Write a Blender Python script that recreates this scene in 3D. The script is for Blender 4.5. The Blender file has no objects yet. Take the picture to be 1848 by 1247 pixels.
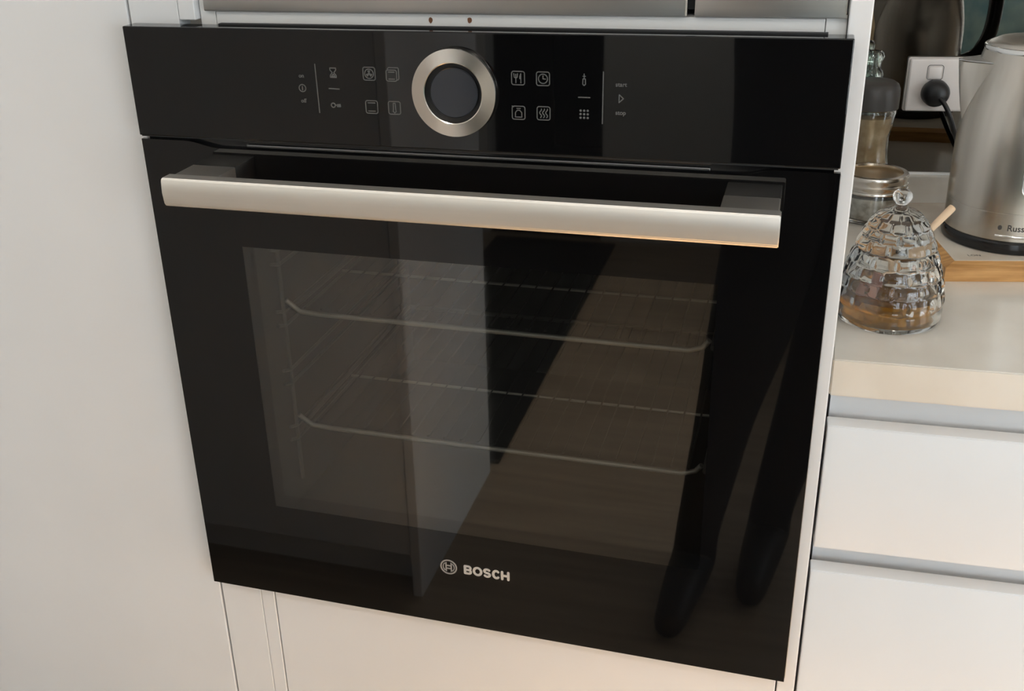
import bpy, bmesh, math, random
from mathutils import Matrix, Vector
random.seed(7)
PI = math.pi
sc = bpy.context.scene
COL = sc.collection

# ------------------------------------------------------------------ camera
cam_d = bpy.data.cameras.new('camera'); cam = bpy.data.objects.new('camera', cam_d); COL.objects.link(cam)
FPX, CX, CY = 1915.6, 873.6, 587.48
cam_d.sensor_fit = 'HORIZONTAL'; cam_d.sensor_width = 36.0
cam_d.lens = FPX / 1848 * 36.0
cam_d.shift_x = (924 - CX) / 1848
cam_d.shift_y = (CY - 623.5) / 1848
cam_d.clip_start = 0.01
M = Matrix(((0.957747, -0.091743, 0.272589, 0.566271),
            (0.286121, 0.400346, -0.870551, -0.802178),
            (-0.029263, 0.911760, 0.409679, 0.711283), (0, 0, 0, 1)))
cam.matrix_world = M
sc.camera = cam

# ------------------------------------------------------------------ world, lights, exposure
ZF, ZC = -0.576, 1.85           # floor and ceiling (oven bottom is z = 0)
w = bpy.data.worlds.new('sky'); sc.world = w; w.use_nodes = True
bg = w.node_tree.nodes['Background']
bg.inputs[0].default_value = (0.88, 0.94, 1.0, 1); bg.inputs[1].default_value = 6.5

def area_light(name, loc, rot, sx, sy, power, color, shape='RECTANGLE', portal=False, spread=PI):
    d = bpy.data.lights.new(name, 'AREA'); d.shape = shape; d.size = sx; d.size_y = sy
    d.energy = power; d.color = color; d.spread = spread
    if portal: d.cycles.is_portal = True
    o = bpy.data.objects.new(name, d); COL.objects.link(o); o.location = loc; o.rotation_euler = rot
    return o
WIN = (-0.60, -0.06, -0.50, 1.30)        # narrow opening added in the right wall for warm sun bounce: y0, y1, z0, z1
WI2 = (-2.50, -1.15, -0.10, 1.45)        # window in the right wall, further back, under an added slab that blocks the sun
BWN = (0.76, 1.66, 0.02, 1.70)           # window in the back wall: x0, x1, z0, z1
area_light('window_portal', (2.46, (WIN[0]+WIN[1])/2, (WIN[2]+WIN[3])/2), (0, PI/2, 0), WIN[3]-WIN[2], WIN[1]-WIN[0], 1, (1, 1, 1), portal=True)
area_light('window_portal', (2.46, (WI2[0]+WI2[1])/2, (WI2[2]+WI2[3])/2), (0, PI/2, 0), WI2[3]-WI2[2], WI2[1]-WI2[0], 1, (1, 1, 1), portal=True)
area_light('window_portal', ((BWN[0]+BWN[1])/2, -2.76, (BWN[2]+BWN[3])/2), (PI/2, 0, 0), BWN[1]-BWN[0], BWN[3]-BWN[2], 1, (1, 1, 1), portal=True)
sun_d = bpy.data.lights.new('sun', 'SUN'); sun_d.energy = 46.0; sun_d.color = (1.0, .74, .45); sun_d.angle = .01
sun = bpy.data.objects.new('sun', sun_d); COL.objects.link(sun)
sun.rotation_euler = Vector((-1.0, 0.0, -.78)).to_track_quat('-Z', 'Y').to_euler()
LAMPS = [(0.15, -1.45), (0.90, -1.10), (0.55, -2.30), (-0.95, -1.50)]
for (lx, ly), lp in zip(LAMPS, (4.0, 1.5, 3.0, 6.0)):
    area_light('downlight_glow', (lx, ly, ZC - 0.012), (0, 0, 0), 0.09, 0.09, lp, (1.0, 0.97, 0.91), 'DISK')
sc.view_settings.view_transform = 'Standard'; sc.view_settings.look = 'None'
sc.view_settings.gamma = 1.0; sc.view_settings.use_curve_mapping = False
sc.view_settings.exposure = 0.08

# ------------------------------------------------------------------ materials
MAT = {}
def mat(name, col=(.8, .8, .8), rough=.5, metal=0., spec=.5, ior=1.5, trans=0., coat=0., **kw):
    m = bpy.data.materials.new(name); m.use_nodes = True; MAT[name] = m
    b = m.node_tree.nodes['Principled BSDF']
    b.inputs['Base Color'].default_value = (*col, 1); b.inputs['Roughness'].default_value = rough
    b.inputs['Metallic'].default_value = metal; b.inputs['Specular IOR Level'].default_value = spec
    b.inputs['IOR'].default_value = ior; b.inputs['Transmission Weight'].default_value = trans
    b.inputs['Coat Weight'].default_value = coat
    for k, v in kw.items(): b.inputs[k].default_value = v
    return m
def nt(m): return m.node_tree.nodes, m.node_tree.links, m.node_tree.nodes['Principled BSDF']
def add_noise(m, c1, c2, scale=30, detail=4, stretch=(1, 1, 1), bump=0., p1=.35, p2=.65, rough=None):
    n, l, b = nt(m)
    tc = n.new('ShaderNodeTexCoord'); mp = n.new('ShaderNodeMapping'); mp.inputs['Scale'].default_value = stretch
    nz = n.new('ShaderNodeTexNoise'); nz.inputs['Scale'].default_value = scale; nz.inputs['Detail'].default_value = detail
    cr = n.new('ShaderNodeValToRGB'); cr.color_ramp.elements[0].color = (*c1, 1); cr.color_ramp.elements[1].color = (*c2, 1)
    cr.color_ramp.elements[0].position = p1; cr.color_ramp.elements[1].position = p2
    l.new(tc.outputs['Object'], mp.inputs['Vector']); l.new(mp.outputs['Vector'], nz.inputs['Vector'])
    l.new(nz.outputs['Fac'], cr.inputs['Fac']); l.new(cr.outputs['Color'], b.inputs['Base Color'])
    if bump:
        bp = n.new('ShaderNodeBump'); bp.inputs['Strength'].default_value = bump; bp.inputs['Distance'].default_value = .0005
        l.new(nz.outputs['Fac'], bp.inputs['Height']); l.new(bp.outputs['Normal'], b.inputs['Normal'])
    if rough:
        mr = n.new('ShaderNodeMapRange'); mr.inputs['To Min'].default_value = rough[0]; mr.inputs['To Max'].default_value = rough[1]
        l.new(nz.outputs['Fac'], mr.inputs['Value']); l.new(mr.outputs['Result'], b.inputs['Roughness'])
    return m
mat('white_paint', (.76, .75, .74), .38, spec=.35)
add_noise(MAT['white_paint'], (.75, .75, .75), (.775, .775, .775), 6, 3)
mat('white_board', (.76, .75, .73), .45, spec=.35)
mat('wall_paint', (.74, .73, .70), .8, spec=.2)
add_noise(MAT['wall_paint'], (.73, .72, .69), (.75, .74, .71), 25, 4, bump=.05)
mat('ceiling_paint', (.82, .81, .79), .9, spec=.1)
mat('stone', (.7, .65, .56), .16, spec=.5)
add_noise(MAT['stone'], (.69, .635, .55), (.77, .725, .65), 9, 8, p1=.40, p2=.68)
mat("floor_wood", (.4, .25, .13), .5)
add_noise(MAT['floor_wood'], (.31, .225, .15), (.44, .33, .23), 3, 6, (1, 14, 1), bump=.1)
mat('black_glass', (.0035, .0035, .0038), .025, spec=.5, ior=1.5)
mat('black_plastic', (.008, .008, .009), .35)
mat('black_gloss', (.006, .006, .007), .12)
mat('black_matte', (.01, .01, .011), .6)
mat('print_grey', (.115, .115, .112), .6, spec=.2)
mat('print_silver', (.62, .60, .57), .35, metal=.3)
mat('emblem_grey', (.33, .32, .31), .4, metal=.2)
mat('handle_steel', (.82, .78, .72), .48, metal=1.)
add_noise(MAT['handle_steel'], (.81, .775, .715), (.86, .825, .77), 60, 3, (.04, 1, 1), bump=.02)
mat('post_steel', (.48, .455, .42), .5, metal=1.)
mat('vent_steel', (.16, .16, .16), .4, metal=1.)
mat('edge_alu', (.42, .42, .41), .35, metal=1.)
mat('steel_brushed', (.64, .63, .61), .36, metal=1.)
add_noise(MAT['steel_brushed'], (.62, .61, .595), (.68, .665, .645), 90, 3, (.02, 1, 1), bump=.03)
mat('chrome', (.75, .74, .72), .1, metal=1.)
mat('kettle_steel', (.60, .56, .50), .27, metal=1.)
add_noise(MAT['kettle_steel'], (.46, .42, .365), (.68, .635, .57), 32, 3, (1, 1, .02), bump=.03)
mat('display', (.022, .025, .032), .14)
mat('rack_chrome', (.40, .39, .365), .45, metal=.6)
mat('chrome_shaded', (.14, .14, .135), .45, metal=.6)  # darker copy of the chrome, oven dimness put into its colour
mat('wire_shaded', (.05, .05, .048), .5, metal=.6)  # darkest copy for the rack wires, shade put into the colour
mat('oven_enamel', (.016, .016, .015), .5)
mat('mirror_splash', (.16, .15, .135), .015, metal=1.)
mat('glass', (1, 1, 1), .0, trans=1., ior=1.5)
mat('glass_jar', (.97, .98, .97), .0, trans=1., ior=1.47)
mat('glass_green', (.86, .95, .90), .0, trans=1., ior=1.5)
mat('honey', (.72, .34, .05), .05, trans=.9, ior=1.45)
mat('coffee_grain', (.20, .10, .045), .7)
add_noise(MAT['coffee_grain'], (.14, .065, .03), (.34, .19, .09), 160, 5, bump=.6)
mat('sugar', (.60, .42, .22), .7)
add_noise(MAT['sugar'], (.34, .21, .09), (.58, .44, .26), 45, 3, bump=.15)
mat('pale_grain', (.55, .50, .42), .8)
add_noise(MAT['pale_grain'], (.35, .30, .23), (.70, .66, .58), 120, 5, bump=.6)
mat('grey_plastic', (.045, .040, .036), .45)
mat('tin_lid', (.66, .61, .54), .22, metal=1.)
mat('tin_gold', (.55, .42, .26), .28, metal=1.)
mat('wood_orange', (.55, .28, .09), .4)
add_noise(MAT['wood_orange'], (.40, .185, .05), (.66, .36, .13), 14, 6, (1, 9, 9), bump=.1)
mat('wood_light', (.74, .52, .33), .55)
add_noise(MAT['wood_light'], (.68, .46, .28), (.78, .57, .38), 25, 4, (8, 8, 1))
mat('wood_red', (.30, .13, .08), .5)
add_noise(MAT['wood_red'], (.22, .08, .05), (.45, .24, .17), 60, 4)
mat('tile_beige', (.62, .54, .44), .4)
add_noise(MAT['tile_beige'], (.56, .47, .37), (.68, .61, .51), 18, 6)
mat('white_plastic', (.80, .74, .70), .3)
mat('cable', (.006, .006, .007), .4)
mat('ink', (.05, .045, .04), .5)
mat('rust_chip', (.17, .07, .03), .7)
mat('clothes_dark', (.014, .015, .019), .85)
mat('trousers_dark', (.010, .010, .012), .85)
mat('shoe_dark', (.006, .006, .007), .5)
mat('skin', (.52, .33, .24), .5)
mat('hair', (.03, .018, .01), .6)
mat('teal_fabric', (.25, .38, .38), .9)
add_noise(MAT['teal_fabric'], (.16, .28, .30), (.36, .46, .42), 9, 5)
mat('tan_fabric', (.72, .55, .36), .9)
mat('dark_fabric', (.02, .018, .016), .9)
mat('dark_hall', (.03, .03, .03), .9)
mat('lamp_lens', (1, 1, 1), .5)
MAT['lamp_lens'].node_tree.nodes['Principled BSDF'].inputs['Emission Color'].default_value = (1, .8, .58, 1)
MAT['lamp_lens'].node_tree.nodes['Principled BSDF'].inputs['Emission Strength'].default_value = 6
mat('skirting', (.7, .69, .67), .5)

# turned metal of the control ring: highlight wedges come from the anisotropy round its axis
m = mat('ring_turned', (.74, .70, .64), .13, metal=1.)
n, l, b = nt(m); tg = n.new('ShaderNodeTangent'); tg.direction_type = 'RADIAL'; tg.axis = 'Z'
l.new(tg.outputs[0], b.inputs['Tangent']); b.inputs['Anisotropic'].default_value = .95
# body of the kettle: vertical brushing round its axis
m = MAT['kettle_steel']; n, l, b = nt(m); tg = n.new('ShaderNodeTangent'); tg.direction_type = 'RADIAL'; tg.axis = 'Z'
l.new(tg.outputs[0], b.inputs['Tangent']); b.inputs['Anisotropic'].default_value = .6

def thin_glass(name, tint, refl, rough=.02):
    """A single pane: part mirror (surface reflection), part tinted clear."""
    m = bpy.data.materials.new(name); m.use_nodes = True; MAT[name] = m
    n, l = m.node_tree.nodes, m.node_tree.links
    n.remove(n['Principled BSDF']); out = n['Material Output']
    tr = n.new('ShaderNodeBsdfTransparent'); tr.inputs[0].default_value = (*tint, 1)
    gl = n.new('ShaderNodeBsdfGlossy'); gl.inputs['Roughness'].default_value = rough; gl.inputs[0].default_value = (1, 1, 1, 1)
    lw = n.new('ShaderNodeFresnel'); lw.inputs['IOR'].default_value = 1.5
    ge = n.new('ShaderNodeNewGeometry'); mr = n.new('ShaderNodeMapRange')          # same reflection from either side of the pane
    mr.inputs['To Min'].default_value = 1.5; mr.inputs['To Max'].default_value = 1/1.5
    l.new(ge.outputs['Backfacing'], mr.inputs['Value']); l.new(mr.outputs['Result'], lw.inputs['IOR'])
    ma = n.new('ShaderNodeMath'); ma.operation = 'MULTIPLY'; ma.inputs[1].default_value = refl; ma.use_clamp = True
    mx = n.new('ShaderNodeMixShader')
    l.new(lw.outputs[0], ma.inputs[0]); l.new(ma.outputs[0], mx.inputs[0]); l.new(tr.outputs[0], mx.inputs[1]); l.new(gl.outputs[0], mx.inputs[2])
    l.new(mx.outputs[0], out.inputs[0])
thin_glass('pane_outer', (.66, .66, .64), 2.3)
thin_glass('pane_inner', (.85, .85, .83), 1.6, .04)
thin_glass('window_glass', (.97, .98, .98), 1.0)

# ------------------------------------------------------------------ mesh helpers
def obj(name, bm, m, parent=None, smooth=None, loc=None, rot=None, recalc=True):
    me = bpy.data.meshes.new(name)
    if recalc: bmesh.ops.recalc_face_normals(bm, faces=bm.faces)
    bm.to_mesh(me); bm.free()
    for mm in (m if isinstance(m, (list, tuple)) else [m]): me.materials.append(MAT[mm])
    if smooth is not None:
        for p in me.polygons: p.use_smooth = True
        try: me.set_sharp_from_angle(angle=math.radians(smooth))
        except Exception: pass
    o = bpy.data.objects.new(name, me); COL.objects.link(o)
    if parent: o.parent = parent
    if loc: o.location = loc
    if rot: o.rotation_euler = rot
    return o
def tag(o, label=None, cat=None, group=None, kind=None):
    if label: o['label'] = label
    if cat: o['category'] = cat
    if group: o['group'] = group
    if kind: o['kind'] = kind
    return o
def thing(name, label, cat, loc=(0, 0, 0), rz=0, group=None):
    o = bpy.data.objects.new(name, None); COL.objects.link(o); o.empty_display_size = .05
    o.location = loc; o.rotation_euler = (0, 0, rz)
    return tag(o, label, cat, group)
def struct(name, bm, m, label=None, **k):
    return tag(obj(name, bm, m, **k), label, kind='structure')
def box(x0, x1, y0, y1, z0, z1, bev=0., seg=2, bm=None):
    t = bmesh.new()
    bmesh.ops.create_cube(t, size=1)
    for v in t.verts: v.co = Vector(((x0+x1)/2 + v.co.x*(x1-x0), (y0+y1)/2 + v.co.y*(y1-y0), (z0+z1)/2 + v.co.z*(z1-z0)))
    if bev: bmesh.ops.bevel(t, geom=t.edges[:], offset=bev, segments=seg, affect='EDGES', profile=.5)
    return join(bm, t)
def join(bm, t):
    if bm is None: return t
    mp = {v: bm.verts.new(v.co) for v in t.verts}
    for f in t.faces:
        try: nf = bm.faces.new([mp[v] for v in f.verts]); nf.material_index = f.material_index
        except ValueError: pass
    t.free(); return bm
def lathe(prof, n=48, bm=None, cx=0, cy=0, fn=None, close=False):
    """prof: (r, z) list; fn(r, z, ang) -> r lets the surface vary round the axis."""
    bm = bm or bmesh.new(); rings = []
    for r, z in prof:
        if r < 1e-6: rings.append([bm.verts.new((cx, cy, z))])
        else:
            ring = []
            for i in range(n):
                a = 2*PI*i/n; rr = fn(r, z, a) if fn else r
                ring.append(bm.verts.new((cx + rr*math.cos(a), cy + rr*math.sin(a), z)))
            rings.append(ring)
    pairs = list(zip(rings, rings[1:])) + ([(rings[-1], rings[0])] if close else [])
    for a, b in pairs:
        for i in range(n):
            j = (i+1) % n
            if len(a) == 1 and len(b) == 1: continue
            if len(a) == 1: bm.faces.new([a[0], b[j], b[i]])
            elif len(b) == 1: bm.faces.new([a[i], a[j], b[0]])
            else: bm.faces.new([a[i], a[j], b[j], b[i]])
    return bm
def prism(poly, y0, y1, axis='y', bm=None, bev=0.):
    """poly of (x, z) pushed along y, or of (x, y) pushed along z."""
    t = bmesh.new()
    P = (lambda p, h: (p[0], h, p[1])) if axis == 'y' else (lambda p, h: (p[0], p[1], h)) if axis == 'z' else (lambda p, h: (h, p[0], p[1]))
    a = [t.verts.new(P(p, y0)) for p in poly]; b_ = [t.verts.new(P(p, y1)) for p in poly]
    t.faces.new(a); t.faces.new(b_[::-1])
    for i in range(len(poly)):
        j = (i+1) % len(poly); t.faces.new([a[j], a[i], b_[i], b_[j]])
    if bev:
        bmesh.ops.recalc_face_normals(t, faces=t.faces)
        bmesh.ops.bevel(t, geom=t.edges[:], offset=bev, segments=2, affect='EDGES')
    return join(bm, t)
def tube(pts, r, n=10, bm=None, closed=False, caps=True):
    bm = bm or bmesh.new(); pts = [Vector(p) for p in pts]; rings = []
    k = len(pts); up = None
    for i, p in enumerate(pts):
        a = pts[(i-1) % k] if (i > 0 or closed) else p; c = pts[(i+1) % k] if (i < k-1 or closed) else p
        d = (c - a).normalized()
        if up is None: up = Vector((0, 0, 1)) if abs(d.z) < .9 else Vector((1, 0, 0))
        s = d.cross(up).normalized(); up = s.cross(d).normalized()
        rr = r[i] if isinstance(r, (list, tuple)) else r
        rings.append([bm.verts.new(p + s*rr*math.cos(2*PI*q/n) + up*rr*math.sin(2*PI*q/n)) for q in range(n)])
    for i in range(k if closed else k-1):
        a, c = rings[i], rings[(i+1) % k]
        for q in range(n): bm.faces.new([a[q], a[(q+1) % n], c[(q+1) % n], c[q]])
    if caps and not closed: bm.faces.new(rings[0][::-1]); bm.faces.new(rings[-1])
    return bm
def bez(p0, p1, p2, p3, n=14):
    o = []
    for i in range(n+1):
        t = i/n; o.append(tuple((1-t)**3*a + 3*(1-t)**2*t*b + 3*(1-t)*t*t*c + t**3*d for a, b, c, d in zip(p0, p1, p2, p3)))
    return o
def rrect(x0, x1, z0, z1, r, n=5):
    o = []
    for cx_, cz_, a0 in ((x1-r, z1-r, 0), (x0+r, z1-r, PI/2), (x0+r, z0+r, PI), (x1-r, z0+r, 1.5*PI)):
        for i in range(n+1): a = a0 + PI/2*i/n; o.append((cx_ + r*math.cos(a), cz_ + r*math.sin(a)))
    return o
def strokes(lines, wd, y, th=.00004):
    """flat printed strokes in the x-z plane at depth y: lines = list of (points, closed)"""
    bm = bmesh.new(); cnt = [0]
    def disc(x, z):
        t = [(x + wd/2*math.cos(2*PI*i/8), z + wd/2*math.sin(2*PI*i/8)) for i in range(8)]
        cnt[0] += 1; prism(t, y-th-cnt[0]*1e-6, y, bm=bm)
    for pts, closed in lines:
        k = len(pts)
        for i in range(k if closed else k-1):
            (xa, za), (xb, zb) = pts[i], pts[(i+1) % k]
            L = math.hypot(xb-xa, zb-za)
            if L < 1e-7: continue
            nx, nz = -(zb-za)/L*wd/2, (xb-xa)/L*wd/2
            prism([(xa+nx, za+nz), (xb+nx, zb+nz), (xb-nx, zb-nz), (xa-nx, za-nz)], y-th-cnt[0]*1e-6, y, bm=bm); cnt[0] += 1
        for (x, z) in pts: disc(x, z)
    return bm
def circ(cx_, cz_, r, n=20, a0=0, a1=2*PI):
    return [(cx_ + r*math.cos(a0+(a1-a0)*i/n), cz_ + r*math.sin(a0+(a1-a0)*i/n)) for i in range(n if abs(a1-a0-2*PI) < 1e-6 else n+1)]
def text_mesh(s, size, bold=0., spacing=1.):
    c = bpy.data.curves.new('t', 'FONT'); c.body = s; c.size = size; c.offset = bold; c.extrude = .00003
    c.align_x = 'CENTER'; c.align_y = 'CENTER'; c.space_character = spacing
    o = bpy.data.objects.new('t', c); COL.objects.link(o)
    bpy.context.view_layer.update()
    me = bpy.data.meshes.new_from_object(o.evaluated_get(bpy.context.evaluated_depsgraph_get()))
    bpy.data.objects.remove(o); bpy.data.curves.remove(c)
    return me
def text_obj(name, s, size, m, parent, loc, rot=(PI/2, 0, 0), bold=0., spacing=1., scale=(1, 1, 1)):
    me = text_mesh(s, size, bold, spacing); me.materials.clear(); me.materials.append(MAT[m])
    o = bpy.data.objects.new(name, me); COL.objects.link(o); o.parent = parent; o.location = loc; o.rotation_euler = rot; o.scale = scale
    return o

# ================================================================== THE ROOM
YS = 0.020                                    # plane of the cabinet fronts
XL, XR, YB, YK = -1.70, 2.45, -2.75, 0.70     # left, right, back (behind the camera) and kitchen wall
struct('floor', box(XL, XR, YB, YK, ZF-.03, ZF), 'floor_wood', 'warm brown timber floor seen only as a dim reflection')
struct('ceiling', box(XL, XR, YB, YK+.1, ZC, ZC+.05), 'ceiling_paint', 'white painted ceiling above the kitchen')
struct('wall_left', box(XL-.08, XL, YB, YK, ZF, ZC), 'wall_paint', 'off white wall at the far left of the kitchen')
struct('wall_kitchen', box(XL, XR, YK, YK+.08, ZF, ZC), 'wall_paint', 'off white wall behind the cabinets')
bm = box(XR, XR+.10, YB, WI2[0], ZF, ZC); box(XR, XR+.10, WI2[1], WIN[0], ZF, ZC, bm=bm); box(XR, XR+.10, WIN[1], YK, ZF, ZC, bm=bm)
for W_ in (WIN, WI2): box(XR, XR+.10, W_[0], W_[1], ZF, W_[2], bm=bm); box(XR, XR+.10, W_[0], W_[1], W_[3], ZC, bm=bm)
struct('wall_right', bm, 'wall_paint', 'off white wall at the right with two glazed openings')
f = .045
for W_, nm, lb in ((WIN, 'sun_opening', 'narrow white framed opening added to let warm sun onto the floor'), (WI2, 'window_3', 'white framed window in the right wall near the sofa')):
    bm = box(XR+.02, XR+.08, W_[0], W_[1], W_[2], W_[2]+f); box(XR+.02, XR+.08, W_[0], W_[1], W_[3]-f, W_[3], bm=bm)
    for yy in (W_[0], (W_[0]+W_[1])/2-f/2, W_[1]-f): box(XR+.02, XR+.08, yy, yy+f, W_[2]+f, W_[3]-f, bm=bm)
    win = struct(nm, bm, 'white_board', lb)
    for yy in (W_[0]+f, (W_[0]+W_[1])/2+f/2):
        obj('pane', box(XR+.048, XR+.052, yy, yy+(W_[1]-W_[0])/2-1.5*f, W_[2]+f, W_[3]-f), 'window_glass', win)
bm = box(BWN[0], BWN[1], YB-.08, YB-.02, BWN[2], BWN[2]+f); box(BWN[0], BWN[1], YB-.08, YB-.02, BWN[3]-f, BWN[3], bm=bm)
for xx in (BWN[0], (BWN[0]+BWN[1])/2-f/2, BWN[1]-f): box(xx, xx+f, YB-.08, YB-.02, BWN[2]+f, BWN[3]-f, bm=bm)
win2 = struct('window_2', bm, 'white_board', 'white framed window above the sofa')
for xx in (BWN[0]+f, (BWN[0]+BWN[1])/2+f/2):
    obj('pane', box(xx, xx+(BWN[1]-BWN[0])/2-1.5*f, YB-.052, YB-.048, BWN[2]+f, BWN[3]-f), 'window_glass', win2)
struct('sun_blocker_1', box(XR+.11, XR+2.35, YB, -.88, 1.50, 1.55), 'white_board', 'unseen slab added outside the right hand window to block the sun')  # added out of view, keeps direct sun out of the rear window
# back wall with an unlit doorway
DW = (-.51, -.097, 1.45)
bm = box(XL, DW[0], YB-.1, YB, ZF, ZC); box(DW[1], BWN[0], YB-.1, YB, ZF, ZC, bm=bm); box(BWN[1], XR, YB-.1, YB, ZF, ZC, bm=bm); box(BWN[0], BWN[1], YB-.1, YB, ZF, BWN[2], bm=bm); box(BWN[0], BWN[1], YB-.1, YB, BWN[3], ZC, bm=bm); box(DW[0], DW[1], YB-.1, YB, DW[2], ZC, bm=bm)
struct('wall_back', bm, 'wall_paint', 'off white wall behind the camera with a narrow dark doorway')
bm = box(DW[0]-.05, DW[1]+.05, YB-1.3, YB-1.25, ZF, DW[2]+.1); box(DW[0]-.08, DW[0]-.05, YB-1.3, YB-.1, ZF, DW[2]+.1, bm=bm)
box(DW[1]+.05, DW[1]+.08, YB-1.3, YB-.1, ZF, DW[2]+.1, bm=bm); box(DW[0]-.08, DW[1]+.08, YB-1.3, YB-.1, DW[2]+.1, DW[2]+.13, bm=bm)
box(DW[0]-.08, DW[1]+.08, YB-1.3, YB, ZF-.03, ZF-.0005, bm=bm)
struct('wall_hall', bm, 'dark_hall', 'unlit hallway beyond the doorway')
bm = box(DW[1], XR, YB, YB+.014, ZF, ZF+.09); box(XL, DW[0], YB, YB+.014, ZF, ZF+.09, bm=bm)
struct('baseboard_back', bm, 'skirting', 'white skirting board along the back wall')

# ================================================================== TALL CABINETRY ROUND THE OVEN
pd = thing('pantry_door', 'tall flat white cupboard door filling the left of the photo', 'cupboard door', (-.45, YS, ZF+.1))
obj('door_leaf', box(-.45, .4435, 0, .018, 0, 2.05, .0012), 'white_paint', pd)
oc = thing('oven_cabinet', 'white tall cabinet housing around the black oven, with narrow stiles', 'cabinet', (0, YS, ZF))
h = -ZF
obj('filler_strip', box(-.0040, .0438, 0, .018, .1, h+1.27, .0008), 'white_paint', oc)
obj('side_panel', box(.0443, .0600, 0, .50, .1, h-.004, .0008), 'white_paint', oc)
obj('side_panel', box(.0443, .0600, 0, .56, h+.585, h+1.27, .0008), 'white_paint', oc)
obj('end_panel', box(.5890, .6050, 0, .56, .1, h+1.27, .0010), 'white_paint', oc)
obj('inner_side', box(.0610, .0755, .007, .5, h+.576, h+1.27, .0006), 'white_board', oc)
obj('inner_side', box(.5738, .5885, .007, .5, h+.576, h+1.27, .0006), 'white_board', oc)
sh = obj('shelf', box(.0760, .5733, .007, .5, h+.577, h+.5915, .0006), 'white_board', oc)
for px, pz in ((.2699, .5868), (.3028, .5872)):
    t = [(px + .0016*math.cos(a)*(1+.4*random.random()), h+pz + .0020*math.sin(a)*(1+.4*random.random())) for a in [i*PI/4 for i in range(8)]]
    obj('chip', prism(t, .0066, .0070), 'rust_chip', sh)
obj('back_panel', box(-.004, .605, .56, .572, .1, h+1.27), 'white_board', oc)
obj('plinth', box(-.004, .605, .04, .058, 0, .1), 'white_board', oc)
dr = thing('drawer_front', 'plain white drawer front directly below the oven', 'drawer', (.325, YS, -.25))
obj('front_panel', box(.0612-.325, .5878-.325, 0, .018, -.21, .2485, .0010), 'white_paint', dr)
obj('drawer_box', box(-.24, .24, .02, .45, -.2, .1), 'white_board', dr)

# ================================================================== OVEN
OW, PH0, OH = .594, .4880, .5822
ov = thing('oven', 'black glass built-in oven with a long steel bar handle', 'oven')
# --- control panel
cp = obj('control_panel', box(0, OW, 0, .0185, PH0, OH, .0009), 'black_glass', ov)
obj('top_trim', box(.0850, .5760, .0130, .0186, OH-.0001, OH+.0014, .0002), 'black_matte', cp)
obj('panel_bottom_edge', box(.0015, OW-.0015, .0012, .0030, PH0-.0010, PH0+.0002), 'black_matte', cp)
# knob
KX, KZ = .2975, .5356
kn = bpy.data.objects.new('control_knob', None); COL.objects.link(kn); kn.parent = ov; kn.location = (KX, 0, KZ)
kn.rotation_euler = (PI/2, 0, 0)           # local z points out of the panel
obj('knob_ring', lathe([(.0345, 0), (.0350, .0052), (.0347, .0060), (.0245, .0070), (.0238, .0066), (.0236, .0)], 96, close=True), 'ring_turned', kn, smooth=30)
obj('knob_well', lathe([(.0237, .0012), (.0, .0012)], 64), 'black_plastic', kn)
obj('knob_display', lathe([(.0198, .0012), (.0198, .0040), (.0192, .0046), (0, .0047)], 64), 'display', kn, smooth=30)
# icons, printed on the glass
YI = -.00002; IC = []
def icon(name, lines, wd=.0009): return obj(name, strokes(lines, wd, YI), 'print_grey', cp)
def fr(cx_, cz_, s=.0052): return (rrect(cx_-s, cx_+s, cz_-s, cz_+s, .0017), True)
za, zb = .5480, .5210
icon('divider_line', [([(.1771, .5545), (.1776, .5147)], False)])
icon('divider_line', [([(.4162, .5545), (.4160, .5150)], False)])
icon('dash_icon', [([(.1880, .5350), (.1972, .5348)], False)])
icon('dash_icon', [([(.3970, .5347), (.4060, .5347)], False)])
icon('power_icon', [(circ(.1640, .5346, .0030), True), ([(.1640, .5330), (.1640, .5361)], False)], .0008)
x, z = .1928, za
icon('hourglass_icon', [([(x-.0026, z+.0038), (x+.0026, z+.0038), (x+.0026, z+.0022), (x+.0007, z), (x+.0026, z-.0022), (x+.0026, z-.0038), (x-.0026, z-.0038), (x-.0026, z-.0022), (x-.0007, z), (x-.0026, z+.0022)], True), ([(x-.0016, z-.0030), (x+.0016, z-.0030), (x, z-.0012)], True)], .0008)
x, z = .1928, .5213
icon('key_icon', [(circ(x-.0022, z, .0018), True), ([(x-.0002, z+.0002), (x+.0042, z), (x+.0042, z-.0010), (x+.0012, z-.0010)], False), ([(x+.0015, z+.0006), (x+.0042, z+.0008)], False)], .0009)
x, z = .2245, za
icon('fan_icon', [fr(x, z), (circ(x, z, .0038), True), ([(x, z), (x-.0008, z+.0024), (x+.0008, z+.0024)], True), ([(x, z), (x-.0024, z-.0006), (x-.0015, z-.0020)], True), ([(x, z), (x+.0024, z-.0006), (x+.0015, z-.0020)], True)], .0008)
x, z = .2447, za
icon('baking_tin_icon', [(rrect(x-.0054, x+.0036, z-.0054, z+.0034, .0015), True), ([(x-.0042, z+.0042), (x-.0030, z+.0054), (x+.0048, z+.0054), (x+.0054, z+.0046), (x+.0054, z-.0034), (x+.0044, z-.0044)], False), ([(x-.0034, z+.0018), (x+.0016, z+.0018)], False), ([(x-.0034, z-.0038), (x+.0016, z-.0038)], False)], .0008)
x, z = .2248, zb
icon('top_bottom_heat_icon', [fr(x, z), ([(x-.0030, z+.0034), (x+.0030, z+.0034)], False), ([(x-.0030, z-.0034), (x+.0030, z-.0034)], False)], .0008)
x, z = .2447, zb
icon('thermometer_icon', [fr(x, z), ([(x-.0008, z+.0038), (x+.0008, z+.0038), (x+.0010, z-.0012), (x+.0013, z-.0030), (x, z-.0042), (x-.0013, z-.0030), (x-.0010, z-.0012)], True)], .0008)
x, z = .3492, za
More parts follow.
